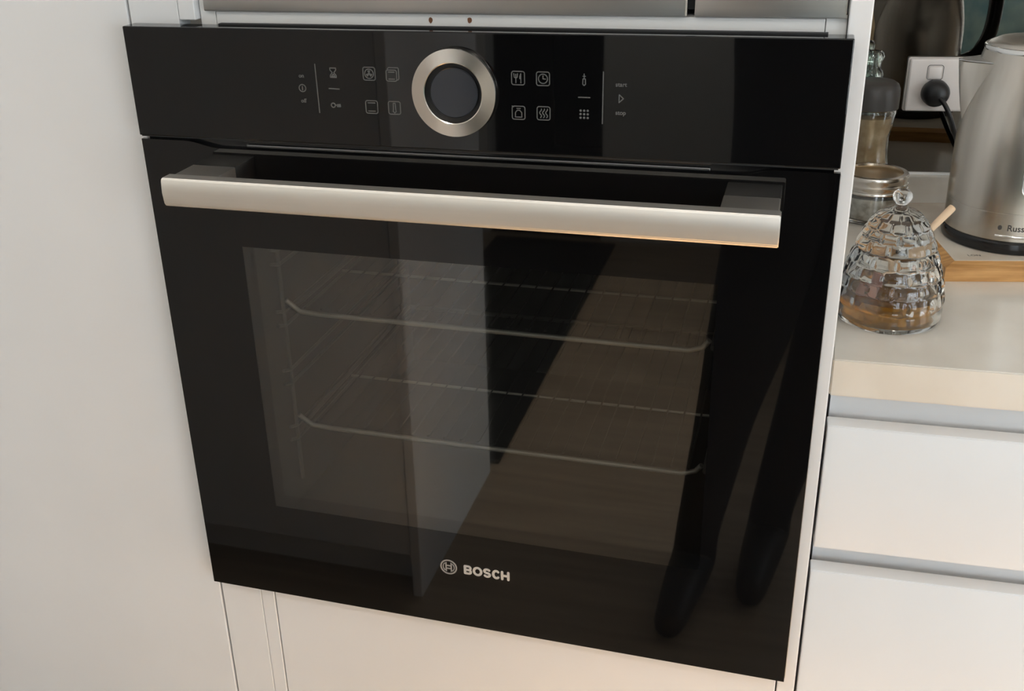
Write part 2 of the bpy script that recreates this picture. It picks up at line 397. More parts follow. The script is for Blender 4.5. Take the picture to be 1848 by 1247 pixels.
icon('fork_knife_icon', [fr(x, z), ([(x-.0034, z+.0034), (x-.0030, z+.0006), (x-.0018, z), (x-.0006, z+.0006), (x-.0004, z+.0034)], False), ([(x-.0018, z+.0030), (x-.0018, z-.0036)], False), ([(x+.0022, z-.0036), (x+.0022, z+.0034), (x+.0014, z+.0014), (x+.0014, z-.0004), (x+.0022, z-.0004)], False)], .0008)
x, z = .3691, za
icon('clock_icon', [fr(x, z), (circ(x, z, .0036), True), ([(x, z+.0022), (x, z), (x+.0020, z-.0002)], False)], .0008)
x, z = .3492, .5209
icon('jug_icon', [fr(x, z), ([(x-.0026, z-.0034), (x-.0026, z+.0002), (x-.0010, z+.0020), (x+.0010, z+.0020), (x+.0026, z+.0002), (x+.0026, z-.0034)], True), ([(x-.0014, z+.0034), (x+.0014, z+.0034)], False), ([(x-.0052, z+.0052), (x-.0040, z+.0046)], False)], .0008)
x, z = .3694, .5212
icon('steam_icon', [fr(x, z)] + [([(x+d+.0008*math.sin(t*2.1), z-.0034+.0068*t/4) for t in [i*.5 for i in range(9)]], False) for d in (-.0024, 0, .0024)], .0008)
x, z = .4014, .5478
icon('probe_icon', [([(x, z+.0048), (x, z+.0014)], False), ([(x-.0009, z+.0030), (x+.0009, z+.0030)], False), ([(x-.0009, z+.0010), (x+.0009, z+.0010), (x+.0011, z-.0030), (x, z-.0040), (x-.0011, z-.0030)], True)], .0008)
x, z = .4016, .5217
obj('dot_grid_icon', strokes([([(x+i*.0028, z+j*.0028), (x+i*.0028+.0001, z+j*.0028)], False) for i in (-1, 0, 1) for j in (-1, 0, 1)], .0019, YI), 'print_grey', cp)
x, z = .4301, .5347
icon('play_icon', [([(x-.0015, z+.0030), (x-.0015, z-.0030), (x+.0018, z)], True)], .0008)
for nm, s, px, pz in (('on_lettering', 'on', .1640, .5447), ('off_lettering', 'off', .1640, .5240), ('start_lettering', 'start', .4300, .5452), ('stop_lettering', 'stop', .4300, .5237)):
    text_obj(nm, s, .0046, 'print_grey', cp, (px, YI, pz), bold=.00010)
# --- vent strip between panel and door
vs = obj('vent_strip', box(.004, OW-.004, .0085, .0190, .4740, PH0+.001), 'black_gloss', ov)
obj('vent_slot', box(.1015, .4995, .0060, .0090, .4798, .4824, .0008), 'vent_steel', vs)
obj('vent_lip', box(.1010, .5000, .0030, .0090, .4858, .4874, .0005), 'black_plastic', vs)
# --- door
DX0, DX1, DZ0, DZ1, DY = -.0008, .5945, -.0025, .4840, .0030
WX0, WX1, WZ0, WZ1 = .0865, .5110, .1085, .3880
door = bpy.data.objects.new('door', None); COL.objects.link(door); door.parent = ov
def ss(t): t = max(0, min(1, t)); return t*t*(3-2*t)
def dtop(x_):
    return DZ1 - .0055*ss((x_-.043)/.034)*(1-ss((x_-.520)/.030))
xs = sorted(set([DX0, DX1, WX0, WX1] + [.043+.034*i/8 for i in range(9)] + [.520+.030*i/8 for i in range(9)]))
def slab(bm, q0, q1):
    a = [bm.verts.new((x_, DY, z_)) for x_, z_ in (q0[0], q1[0], q1[1], q0[1])]
    bm.faces.new(a)
bm = bmesh.new(); VT = {}
def V(x_, y_, z_):
    k = (round(x_, 6), round(y_, 6), round(z_, 6))
    if k not in VT: VT[k] = bm.verts.new((x_, y_, z_))
    return VT[k]
for a, c in zip(xs, xs[1:]):
    segs = [(DZ0, WZ0, DZ0, WZ0), (WZ0, WZ1, WZ0, WZ1), (WZ1, dtop(a), WZ1, dtop(c))]
    for i, (z0a, z1a, z0c, z1c) in enumerate(segs):
        if i == 1 and a >= WX0-1e-9 and c <= WX1+1e-9: continue
        bm.faces.new([V(a, DY, z0a), V(c, DY, z0c), V(c, DY, z1c), V(a, DY, z1a)])
    bm.faces.new([V(a, DY, dtop(a)), V(c, DY, dtop(c)), V(c, DY+.004, dtop(c)), V(a, DY+.004, dtop(a))])
    bm.faces.new([V(a, DY, DZ0), V(c, DY, DZ0), V(c, DY+.004, DZ0), V(a, DY+.004, DZ0)])
for x_ in (DX0, DX1):
    bm.faces.new([V(x_, DY, DZ0), V(x_, DY, WZ0), V(x_, DY+.004, WZ0), V(x_, DY+.004, DZ0)])
    bm.faces.new([V(x_, DY, WZ0), V(x_, DY, WZ1), V(x_, DY+.004, WZ1), V(x_, DY+.004, WZ0)])
    bm.faces.new([V(x_, DY, WZ1), V(x_, DY, DZ1), V(x_, DY+.004, DZ1), V(x_, DY+.004, WZ1)])
obj('door_glass', bm, 'black_glass', door)
def pane(y, x0, x1, z0, z1):
    b_ = bmesh.new(); b_.faces.new([b_.verts.new(p) for p in ((x0, y, z0), (x1, y, z0), (x1, y, z1), (x0, y, z1))]); return b_
obj('window_pane', pane(DY, WX0, WX1, WZ0, WZ1), 'pane_outer', door, recalc=False)
obj('inner_pane', pane(.0130, WX0-.012, WX1+.012, WZ0-.012, WZ1+.02), 'pane_inner', door, recalc=False)
# frame of the door, behind the glass
bm = box(DX0+.003, WX0-.012, DY+.004, .0190, DZ0+.003, DZ1-.010); box(WX1+.012, DX1-.003, DY+.004, .0190, DZ0+.003, DZ1-.010, bm=bm)
box(WX0-.012, WX1+.012, DY+.004, .0190, DZ0+.003, WZ0-.012, bm=bm); box(WX0-.012, WX1+.012, DY+.004, .0190, WZ1+.012, DZ1-.010, bm=bm)
obj('door_frame', bm, 'black_plastic', door)
bm = box(DX0+.0002, DX0+.0030, DY+.0042, .0150, DZ0+.001, DZ1-.002)
obj('edge_glint_strip', bm, 'edge_alu', door)  # pale metal strips standing in for light caught on the glass edges
obj('edge_glint_strip', box(DX1-.0030, DX1+.0006, DY+.0042, .0150, DZ0+.001, DZ1-.002), 'edge_alu', door)
obj('bottom_trim', box(DX0+.002, DX1-.002, DY+.0042, .0150, DZ0-.0016, DZ0+.001), 'edge_alu', door)
# handle
hb = bpy.data.objects.new('handle', None); COL.objects.link(hb); hb.parent = ov
prof = [(-.0330, .4395), (-.0455, .4395), (-.0475, .4420), (-.0488, .4520), (-.0478, .4620), (-.0462, .4645), (-.0330, .4645)]
obj('handle_bar', prism(prof, .0465, .5555, 'x', bev=.0007), 'handle_steel', hb, smooth=30)
for x0, x1 in ((.0480, .0900), (.5110, .5535)):
    obj('handle_post', box(x0, x1, -.0332, DY, .4440, .4628, .0010), 'post_steel', hb, smooth=30)
# lettering and emblem on the door
EX, EZ = .2697, .0672
bm = bmesh.new()
def ann(bm, cx_, cz_, r0, r1, y, a0=0, a1=2*PI, n=40, th=.0003):
    for i in range(n):
        a, c = a0+(a1-a0)*i/n, a0+(a1-a0)*(i+1)/n
        prism([(cx_+r0*math.cos(a), cz_+r0*math.sin(a)), (cx_+r1*math.cos(a), cz_+r1*math.sin(a)), (cx_+r1*math.cos(c), cz_+r1*math.sin(c)), (cx_+r0*math.cos(c), cz_+r0*math.sin(c))], y-th, y, bm=bm)
ye = DY-.00002
ann(bm, EX, EZ, .0072, .0087, ye); ann(bm, EX, EZ, .0052, .0062, ye, -.85, .85, 14); ann(bm, EX, EZ, .0052, .0062, ye, PI-.85, PI+.85, 14)
for s in (-1, 1):
    prism([(EX+s*.0034, EZ-.0048), (EX+s*.0020, EZ-.0056), (EX+s*.0020, EZ+.0056), (EX+s*.0034, EZ+.0048)], ye-.0003, ye, bm=bm)
    prism([(EX-.0020, EZ+s*.0010), (EX+.0020, EZ+s*.0010), (EX+.0020, EZ+s*.0024), (EX-.0020, EZ+s*.0024)], ye-.0003, ye, bm=bm)
obj('emblem', bm, 'emblem_grey', door)
def letter(ch, x0, z0, w_, h_, s_):
    a, c, lo, hi = x0+s_/2, x0+w_-s_/2, z0+s_/2, z0+h_-s_/2; md = (lo+hi)/2; r1 = (hi-md)/2
    def arc(cx_, cz_, rx, rz, a0, a1, n=14): return [(cx_+rx*math.cos(math.radians(a0+(a1-a0)*i/n)), cz_+rz*math.sin(math.radians(a0+(a1-a0)*i/n))) for i in range(n+1)]
    if ch == 'B': return [([(a, lo), (a, hi)] + arc(c-r1-.0002, md+r1, r1, r1, 90, -90), False), ([(a, md)] + arc(c-r1, md-r1, r1, r1, 90, -90) + [(a, lo)], False)]
    if ch == 'O': return [(arc((a+c)/2, md, (c-a)/2, (hi-lo)/2, 0, 360, 28), True)]
    if ch == 'S': return [(arc((a+c)/2, md+r1, (c-a)/2, r1, 35, 270) + arc((a+c)/2, md-r1, (c-a)/2, r1, 90, -145)[1:], False)]
    if ch == 'C': return [(arc((a+c)/2+.0003, md, (c-a)/2, (hi-lo)/2, 48, 312, 22), False)]
    if ch == 'H': return [([(a, lo), (a, hi)], False), ([(c, lo), (c, hi)], False), ([(a, md), (c, md)], False)]
ll = []; xx = .2852
for ch, w_ in (('B', .0085), ('O', .0100), ('S', .0080), ('C', .0086), ('H', .0088)):
    ll += letter(ch, xx, .0617, w_, .0110, .0026); xx += w_ + .0007
obj('brand_lettering', strokes(ll, .0026, ye), 'print_silver', door)
# --- body and cavity
CXa, CXb, CZa, CZb, CYb = .078, .520, .070, .440, .43
bm = bmesh.new()
def quad(bm, *p): bm.faces.new([bm.verts.new(q) for q in p])
y0 = .0195
quad(bm, (CXa, y0, CZa), (CXb, y0, CZa), (CXb, CYb, CZa), (CXa, CYb, CZa)); quad(bm, (CXa, y0, CZb), (CXb, y0, CZb), (CXb, CYb, CZb), (CXa, CYb, CZb))
quad(bm, (CXa, y0, CZa), (CXa, CYb, CZa), (CXa, CYb, CZb), (CXa, y0, CZb)); quad(bm, (CXb, y0, CZa), (CXb, CYb, CZa), (CXb, CYb, CZb), (CXb, y0, CZb))
quad(bm, (CXa, CYb, CZa), (CXb, CYb, CZa), (CXb, CYb, CZb), (CXa, CYb, CZb))
obj('cavity', bm, 'oven_enamel', ov)
bm = box(.066, CXa-.001, .0195, .44, .005, .575); box(CXb+.001, .583, .0195, .44, .005, .575, bm=bm)
box(CXa-.001, CXb+.001, .0195, .44, .005, CZa-.001, bm=bm); box(CXa-.001, CXb+.001, .0195, .44, CZb+.001, .575, bm=bm); box(CXa-.001, CXb+.001, CYb+.002, .44, CZa, CZb, bm=bm)
obj('body', bm, 'black_matte', ov)
# side ladders inside the cavity
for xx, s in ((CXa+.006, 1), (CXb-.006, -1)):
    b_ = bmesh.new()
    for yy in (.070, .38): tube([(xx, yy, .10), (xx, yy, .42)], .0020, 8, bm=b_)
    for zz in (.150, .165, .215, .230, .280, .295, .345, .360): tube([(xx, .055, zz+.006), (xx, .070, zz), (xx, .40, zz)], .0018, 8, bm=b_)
    obj('side_rail', b_, 'chrome_shaded', ov, smooth=50)
# wire racks resting in the rails: things of their own
def rack(z, label):
    r_ = thing('oven_rack', label, 'oven rack', (0, 0, z), group='wire racks inside the oven')
    xa, xb, ya, yb = .098, .496, .078, .395
    fr_ = [(xa-.011, ya-.006, .014), (xa-.007, ya-.004, .009), (xa, ya, 0), (xa+.02, ya, -.001), (xb-.012, ya, -.001), (xb, ya, .003), (xb+.006, ya-.003, .012)]
    obj('front_bar', tube(fr_, .0025, 10), 'rack_chrome', r_, smooth=50)
    obj('rear_bar', tube([(xa-.008, yb, .002), (xb+.008, yb, .002)], .0026, 10), 'chrome_shaded', r_, smooth=50)
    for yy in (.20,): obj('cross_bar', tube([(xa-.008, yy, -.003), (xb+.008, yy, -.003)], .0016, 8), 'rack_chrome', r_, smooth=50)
    for xx in (xa-.009, xb+.009): obj('side_bar', tube([(xx, ya+.002, .002), (xx, yb, .002)], .0024, 8), 'chrome_shaded', r_, smooth=50)
    wm = None
    for i in range(23):
        xx = xa + .006 + i*(xb-xa-.012)/22
        if wm is None:
            o = obj('wire', tube([(0, ya-.001, .0050), (0, ya+.006, .0022), (0, yb, .002)], .0009, 6), 'wire_shaded', r_, smooth=50); wm = o.data
        else:
            o = bpy.data.objects.new('wire', wm); COL.objects.link(o); o.parent = r_
        o.location.x = xx
rack(.293, 'upper chrome wire rack behind the oven window')
rack(.163, 'lower chrome wire rack behind the oven window')

# ================================================================== MICROWAVE ABOVE
mw = thing('microwave', 'stainless steel microwave cut off at the top, above the oven', 'microwave', (.328, .0225, .5922))
q = -.328
obj('housing', box(.0680+q, .5880+q, .012, .38, .004, .300), 'black_matte', mw)
mdoor = obj('door_panel', box(.0672+q, .4735+q, 0, .0118, 0, .300, .0012), 'steel_brushed', mw, smooth=35)
obj('door_window', box(.12+q, .42+q, -.0006, .0004, .06, .25), 'black_glass', mdoor)
obj('door_edge', box(.4728+q, .4742+q, -.0006, .0100, .0010, .299), 'chrome', mdoor)
cpan = obj('control_panel', box(.4795+q, .5885+q, 0, .0118, 0, .300, .0012), 'steel_brushed', mw, smooth=35)
obj('panel_edge', box(.5868+q, .5888+q, -.0010, .0100, .0030, .299, .0004), 'chrome', cpan)
obj('foot', lathe([(.012, -.0007), (.012, .004)], 20, cx=.15+q, cy=.07), 'black_plastic', mw)
obj('foot', lathe([(.012, -.0007), (.012, .004)], 20, cx=.51+q, cy=.07), 'black_plastic', mw)

# ================================================================== BENCH AT THE RIGHT
TOP = .3240; YAW = math.radians(2.6); tn = math.tan(YAW)
XE = 1.60
WYAW = math.radians(6.2); WX, WY = .709, .5865       # smoked mirror splashback line
def wl(x_): return WY + (x_-WX)*math.tan(WYAW)
bc = thing('base_cabinet', 'white base cabinet under the stone bench, with handleless drawers', 'cabinet', (.605, YS, ZF), YAW)
B = -ZF                                        # local z of the oven bottom
obj('carcass', box(.032, .99, .045, .545, .1, B+.290), 'white_board', bc)
obj('finger_channel', box(.0045, .99, .026, .046, B+.2550, B+.2900), 'white_paint', bc)
obj('finger_channel', box(.0045, .99, .026, .046, B+.1060, B+.1480), 'white_paint', bc)
obj('plinth', box(.03, .99, .06, .075, 0, .1), 'white_board', bc)
def dprof(z0, z1):   # drawer front in section: a small bevel on the top lip
    return [(0, z0), (0, z1-.0030), (.0010, z1-.0012), (.0035, z1), (.0160, z1), (.0180, z1-.0020), (.0180, z0)]
for nm, z0, z1 in (('upper', .1396, .2630), ('lower', -.150, .1150)):
    d = obj('drawer', prism(dprof(B+z0, B+z1), .0024, .60, 'x', bev=.0006), 'white_paint', bc, smooth=30)
    d['label'] = nm + ' white drawer front with a bevelled top lip'
ct = prism([(.6053, YS), (XE, YS+(XE-.605)*tn), (XE, wl(XE)+.004), (.6053, wl(.6053)+.004)], .2907, TOP, 'z', bev=.0012)
tag(obj('countertop', ct, 'stone', smooth=30), 'cream stone bench top carrying the kettle and jars', 'countertop')
# smoked mirror splashback on the wall behind the bench
sp = tag(obj('wall_splashback', prism([(.6055, wl(.6055)), (XE, wl(XE)), (XE, wl(XE)+.006), (.6055, wl(.6055)+.006)], TOP+.0006, 1.0, 'z'), 'mirror_splash'), 'dark smoked mirror splashback behind the kettle', kind='structure')
obj('sealant_bead', prism([(.6055, wl(.6055)-.0035), (XE, wl(XE)-.0035), (XE, wl(XE)-.0002), (.6055, wl(.6055)-.0002)], TOP+.0001, TOP+.0030, 'z'), 'white_board', sp)

# --- honey pot
hp = thing('honey_pot', 'beehive-shaped glass honey pot at the front of the bench', 'jar', (.6505, .1215, TOP+.0001))
rows = [0, .0165, .0300, .0420, .0535, .0645, .0745, .0835, .0915, .0985]
def hive_r(z):
    pts = [(0, .0418), (.006, .0432), (.018, .0434), (.029, .0426), (.040, .0404), (.052, .0370), (.064, .0325), (.074, .0290), (.084, .0246), (.0920, .0192), (.0970, .0130), (.100, .0056)]
    for (za_, ra), (zb_, rb) in zip(pts, pts[1:]):
        if z <= zb_: return ra + (rb-ra)*(z-za_)/(zb_-za_)
    return pts[-1][1]
def hive(r, z, a):
    for i, (za_, zb_) in enumerate(zip(rows, rows[1:])):
        if za_ <= z <= zb_:
            t = (z-za_)/(zb_-za_); bulge = .0019*(math.sin(PI*t)**.6)
            if i == 0: return r + bulge*.6
            nb = 12; ph = (a/(2*PI)*nb + (.5 if i % 2 else 0)) % 1
            g = min(ph, 1-ph)
            return r + bulge*min(1, g*8+.05)
    return r
def hive_part(z0, z1, n=41): return [(hive_r(z0+(z1-z0)*i/(n-1)), z0+(z1-z0)*i/(n-1)) for i in range(n)]
LZ = .0645
wt = .0036
outer = hive_part(0.0, LZ-.0004, 45)
inner = [(max(.001, hive_r(z)-wt), max(z, .004)) for r, z in reversed(outer) if z >= .004]
obj('pot_body', lathe([(0, 0), (.040, 0)] + outer + inner + [(0, .004)], 144, fn=lambda r, z, a: hive(r, z, a) if abs(r-hive_r(z)) < 1e-7 and z > 0.0005 else r), 'glass_jar', hp, smooth=50)
up = hive_part(LZ+.0004, .0995, 33)
inn = [(max(.0012, r-.0034), z-.0016) for r, z in reversed(up) if r > .0065]
lid = obj('pot_lid', lathe(up + [(.0046, .1015), (.0042, .1030), (.0058, .1046), (.0076, .1074), (.0080, .1100), (.0072, .1128), (.0050, .1148), (0, .1156)], 144, fn=lambda r, z, a: hive(r, z, a) if z < .0985 else r), 'glass_jar', hp, smooth=50)
bm_l = lathe([(hive_r(LZ+.0004)-.0001, LZ+.0004)] + [(hive_r(LZ+.0004)-.0036, LZ+.0004)] + list(reversed(inn)) + [(0, .094)], 96)
obj('lid_inside', bm_l, 'glass_jar', lid, smooth=50)
HL = .0235
obj('honey', lathe([(0, .0042)] + [(hive_r(z)-wt-.0002, z) for z in [.0043+(HL-.0043)*i/12 for i in range(13)]] + [(.036, HL+.0002), (0, HL-.0002)], 96), 'honey', hp, smooth=50)
# dipper standing in the pot
dp = thing('honey_dipper', 'wooden honey dipper stick leaning out of the glass pot', 'honey dipper', (.6330, .1120, TOP+.0270))
p0, p1 = Vector((0, 0, 0)), Vector((.6935-.6330, .1400-.1120, .4215-(TOP+.0270)))
dvec = p1.normalized(); qrot = Vector((0, 0, 1)).rotation_difference(dvec).to_euler()
L = p1.length
o = obj('stick', lathe([(0, .012), (.0030, .012), (.0029, L*.7), (.0034, L-.004), (.0032, L-.0008), (.0022, L), (0, L)], 20), 'wood_light', dp, smooth=40); o.rotation_euler = qrot
pr = [(0, -.012)]
for i in range(5):
    zz = -.011 + i*.005; rr = (.0060, .0085, .0092, .0085, .0060)[i]
    pr += [(rr*.95, zz), (rr, zz+.001), (rr, zz+.0024), (rr*.6, zz+.0032), (rr*.6, zz+.0044)]
pr += [(.003, .0142), (0, .0142)]
o = obj('dipper_head', lathe(pr, 24), 'wood_red', dp, smooth=30); o.rotation_euler = qrot

# --- squat preserving jar with a screw ring
jx, jy = .6435, .398
pj = thing('preserving_jar', 'squat glass jar with a ridged tin screw lid, behind the honey pot', 'jar', (jx, jy, TOP+.0001))
ro = [(0, 0), (.030, 0), (.0340, .003), (.0348, .008), (.0345, .034), (.0325, .040), (.0322, .049)]
ri = [(.0302, .049), (.0305, .040), (.0325, .034), (.0328, .008), (.031, .005), (0, .005)]
obj('jar_glass', lathe(ro+ri, 64), 'glass_jar', pj, smooth=40)
obj('contents', lathe([(0, .0052), (.0305, .0054), (.0322, .009), (.0320, .029), (.02, .032), (0, .030)], 48), 'pale_grain', pj, smooth=50)
lid = obj('screw_ring', lathe([(.0330, .0345), (.0362, .0345), (.0366, .0355), (.0362, .0370), (.0352, .0378), (.0352, .0400), (.0360, .0412), (.0360, .0430), (.0350, .0442), (.0350, .0475), (.0356, .0488), (.0356, .0520), (.0350, .0532), (.0300, .0535), (.0298, .0512), (.0330, .0500)], 64, close=True), 'tin_lid', pj, smooth=35)
obj('lid_disc', lathe([(.0300, .0512), (.0290, .0505), (.0150, .0498), (0, .0498)], 48), 'tin_gold', lid, smooth=40)

# --- coffee jar with a dark lid
cj = thing('coffee_jar', 'waisted glass coffee jar with a dark grey lid beside the white panel', 'jar', (.6380, .485, TOP+.0001))
ro = [(0, 0), (.024, 0), (.0275, .003), (.0280, .010), (.0262, .030), (.0232, .048), (.0222, .058), (.0226, .072), (.0250, .088), (.0275, .100), (.0278, .1035), (.0258, .105), (.0240, .108), (.0238, .118)]
def fac8(r, z, a):
    if .012 < z < .096:
        k = math.cos(PI/10)/math.cos(((a+PI/10) % (PI/5))-PI/10); return r*(1-.55*(1-k)) if True else r
    return r
ri = [(.0220, .118), (.0222, .108), (.0245, .100), (.0230, .088), (.0206, .072), (.0202, .058), (.0212, .048), (.0242, .030), (.0258, .010), (.0240, .004), (0, .004)]
obj('jar_glass', lathe(ro+ri, 80, fn=lambda r, z, a: fac8(r, z, a) if r > .0222 else r), 'glass_jar', cj, smooth=25)
obj('coffee', lathe([(0, .0042), (.0236, .0044), (.0254, .011), (.0238, .030), (.0208, .048), (.0199, .058), (.0202, .070), (.0226, .086), (.0215, .094), (.012, .097), (0, .095)], 48), 'sugar', cj, smooth=50)
obj('lid', lathe([(.0282, .1045), (.0284, .118), (.0278, .1262), (.0256, .1312), (.0215, .1340), (.010, .1350), (0, .1352), ], 64), 'grey_plastic', cj, smooth=50)

# --- stoppered bottle behind it
gb = thing('glass_bottle', 'clear glass bottle with a rolled lip, behind the coffee jar', 'bottle', (.6348, .5420, TOP+.0001))
ro = [(0, 0), (.024, 0), (.0275, .004), (.0285, .020), (.0285, .045), (.0270, .062), (.0215, .085), (.0150, .102), (.0120, .112), (.0118, .122), (.0138, .126), (.0142, .131), (.0128, .135), (.0108, .138), (.0104, .143), (.0122, .147), (.0135, .151), (.0128, .155), (.0105, .157)]
ri = [(.0085, .156), (.0082, .143), (.0095, .122), (.0128, .102), (.0193, .085), (.0250, .062), (.0265, .045), (.0265, .020), (.0255, .006), (0, .005)]
obj('bottle_glass', lathe(ro+ri, 64), 'glass_green', gb, smooth=50)
obj('contents', lathe([(0, .0052), (.0252, .0064), (.0262, .020), (.0262, .044), (.0247, .061), (.02, .0625), (0, .062)], 48), 'sugar', gb, smooth=50)

# --- trivet: tile set in a wooden frame
tv = thing('tile_trivet', 'beige tile trivet in an orange wooden frame, under the kettle', 'trivet', (.7055, .2161, TOP+.0001), math.radians(11.4))
S = .200
def ring4(o, i, z0, z1, ch=0.):
    """four mitred frame bars; yields a bmesh each"""
    A = [(o, o), (S-o, o), (S-o, S-o), (o, S-o)]; Bq = [(i, i), (S-i, i), (S-i, S-i), (i, S-i)]
    for k in range(4):
        j = (k+1) % 4; b_ = bmesh.new()
        lo = [b_.verts.new((*p, z0)) for p in (A[k], A[j], Bq[j], Bq[k])]; hi = [b_.verts.new((*p, zz)) for p, zz in ((A[k], z1), (A[j], z1), (Bq[j], z1-ch), (Bq[k], z1-ch))]
        b_.faces.new(lo); b_.faces.new(hi[::-1])
        for u in range(4): b_.faces.new([lo[u], lo[(u+1) % 4], hi[(u+1) % 4], hi[u]])
        yield b_
for b_ in ring4(0, .0105, 0, .0135, -.0035): obj('frame_bar', b_, 'wood_orange', tv)
obj('base_board', box(.0106, S-.0106, .0106, S-.0106, .0005, .0095), 'wood_orange', tv)
tl = obj('tile', box(.0107, S-.0107, .0107, S-.0107, .0096, .0172, .0012), 'tile_beige', tv)
text_obj('tile_lettering', 'LON', .0060, 'ink', tl, (.033, .0245, .0173), (0, 0, 0))
KZ0 = TOP + .0174

# --- kettle
kt = thing('kettle', 'brushed steel jug kettle on a round black base, cut off at the right', 'kettle', (.7690, .3130, KZ0))
obj('power_base', lathe([(0, 0), (.0585, 0), (.0605, .0012), (.0612, .0045), (.0606, .0105), (.0590, .0120), (0, .0120)], 96), 'black_gloss', kt, smooth=40)
body = [(.0590, .0122), (.0597, .0135), (.0597, .0400), (.0595, .0402), (.0595, .0406), (.0598, .0410), (.0600, .0500), (.0600, .0900), (.0594, .1150), (.0578, .1330), (.0548, .1500), (.0512, .1660), (.0476, .1800), (.0466, .1845)]
bo = obj('kettle_body', lathe(body, 128), 'kettle_steel', kt, smooth=25)
obj('rim', lathe([(.0466, .1840), (.0474, .1855), (.0470, .1880), (.0455, .1890), (.0435, .1885)], 96), 'chrome', kt, smooth=50)
ld = obj('lid', lathe([(.0440, .1884), (.0430, .1900), (.0360, .1935), (.0200, .1962), (0, .1970)], 96), 'kettle_steel', kt, smooth=40)
obj('lid_knob', lathe([(.010, .1955), (.0085, .2010), (.0115, .2060), (.0110, .2085), (0, .2100)], 48), 'black_gloss', ld, smooth=40)
# spout: a V shaped beak pointing left and a little to the front
sa = math.radians(188)
def kl(r, z, da=0): return (r*math.cos(sa+da), r*math.sin(sa+da), z)
bm = bmesh.new()
tip = kl(.0800, .1800)
stat = []
for t in [i/8 for i in range(9)]:
    z = .1180 + (.1740-.1180)*t
    half = .024*t**.8 + .0015
    rb = [r for r in [0]]
    for (ra, z0_), (rb_, z1_) in zip(body, body[1:]):
        if z0_ <= z <= z1_ + 1e-9: rad = ra+(rb_-ra)*(z-z0_)/(z1_-z0_)
    out = rad + .0003 + (.0690-.0490)*t**1.1
    da = half/rad
    stat.append([bm.verts.new(kl(rad-.0008, z, -da)), bm.verts.new(kl(out*.93+rad*.07, z, -da*.28)), bm.verts.new(kl(out, z)), bm.verts.new(kl(out*.93+rad*.07, z, da*.28)), bm.verts.new(kl(rad-.0008, z, da))])
for a, c in zip(stat, stat[1:]):
    for i in range(4): bm.faces.new([a[i], a[i+1], c[i+1], c[i]])
obj('spout', bm, 'kettle_steel', kt, smooth=45)
sp_lip = [tuple(v.co) for v in []]
bm = bmesh.new()
zt = .1741
tri = [kl(.0484, zt, -.46), kl(.0640, zt, -.13), kl(.0694, zt), kl(.0640, zt, .13), kl(.0484, zt, .46)]
a = [bm.verts.new(p) for p in tri]; c = [bm.verts.new((p[0], p[1], p[2]+.0010)) for p in tri]
bm.faces.new(a); bm.faces.new(c[::-1])
for i in range(5): j = (i+1) % 5; bm.faces.new([a[j], a[i], c[i], c[j]])
obj('spout_cover', bm, 'steel_brushed', kt)
# handle opposite the spout
ha = sa + PI
def hl(r, z): return (r*math.cos(ha), r*math.sin(ha), z)
path = bez(hl(.036, .194), hl(.078, .204), hl(.098, .190), hl(.098, .150), 10) + bez(hl(.098, .150), hl(.098, .110), hl(.094, .080), hl(.058, .072), 10)[1:]
obj('handle', tube(path, [.0085]*4+[.0100]*(len(path)-8)+[.0085]*4, 12), 'black_gloss', kt, smooth=50)
# water gauge on the front and the lettering
def on_body(r, ang, z): return (r*math.cos(ang), r*math.sin(ang), z)
ga = math.radians(-83)
bm = bmesh.new()
for (hw, z0_, z1_, rr) in ((.0115, .057, .128, .0608),):
    pts = [(math.asin(0)+p[0]/.06, p[1]) for p in rrect(-hw, hw, z0_, z1_, .0100, 6)]
    tube([on_body(rr, ga+p[0], p[1]) for p in pts], .0009, 8, bm=bm, closed=True)
obj('gauge_frame', bm, 'chrome', kt, smooth=60)
bm = bmesh.new(); g = []
for i in range(9):
    aa = ga + (-.0105 + .021*i/8)/.06
    zz = .0095 - abs(-.0105+.021*i/8)*.25
    g.append((bm.verts.new(on_body(.0606, aa, .060)), bm.verts.new(on_body(.0606, aa, .125))))
for a, c in zip(g, g[1:]): bm.faces.new([a[0], c[0], c[1], a[1]])
obj('gauge_window', bm, 'steel_brushed', kt, smooth=60)
def wrap_text(name, s, size, ang, z, r, m, bold=0.):
    me = text_mesh(s, size, bold); me.materials.clear(); me.materials.append(MAT[m])
    for v in me.vertices:
        x_, y_, d_ = v.co; a_ = ang + x_/r; rr = r + .00025 + d_
        v.co = (rr*math.cos(a_), rr*math.sin(a_), z + y_)
    o = bpy.data.objects.new(name, me); COL.objects.link(o); o.parent = kt
    return o
ta = math.radians(-100)
wrap_text('brand_lettering', 'Russell Hobbs', .0082, ta+.390, .0265, .0600, 'ink', .00006)
dot = bmesh.new(); rings_ = [dot.verts.new(on_body(.0600, ta - .105 + .0019*math.cos(q*PI/8)/.06, 0.0265+.0023*math.sin(q*PI/8))) for q in range(16)]
dot.faces.new(rings_); obj('brand_mark', dot, 'ink', kt)
bm = bmesh.new()
tube([on_body(.0594, ta-.16+.03*i, .0182) for i in range(30)], .0016, 8, bm=bm)
obj('level_line', bm, 'chrome', kt, smooth=60)

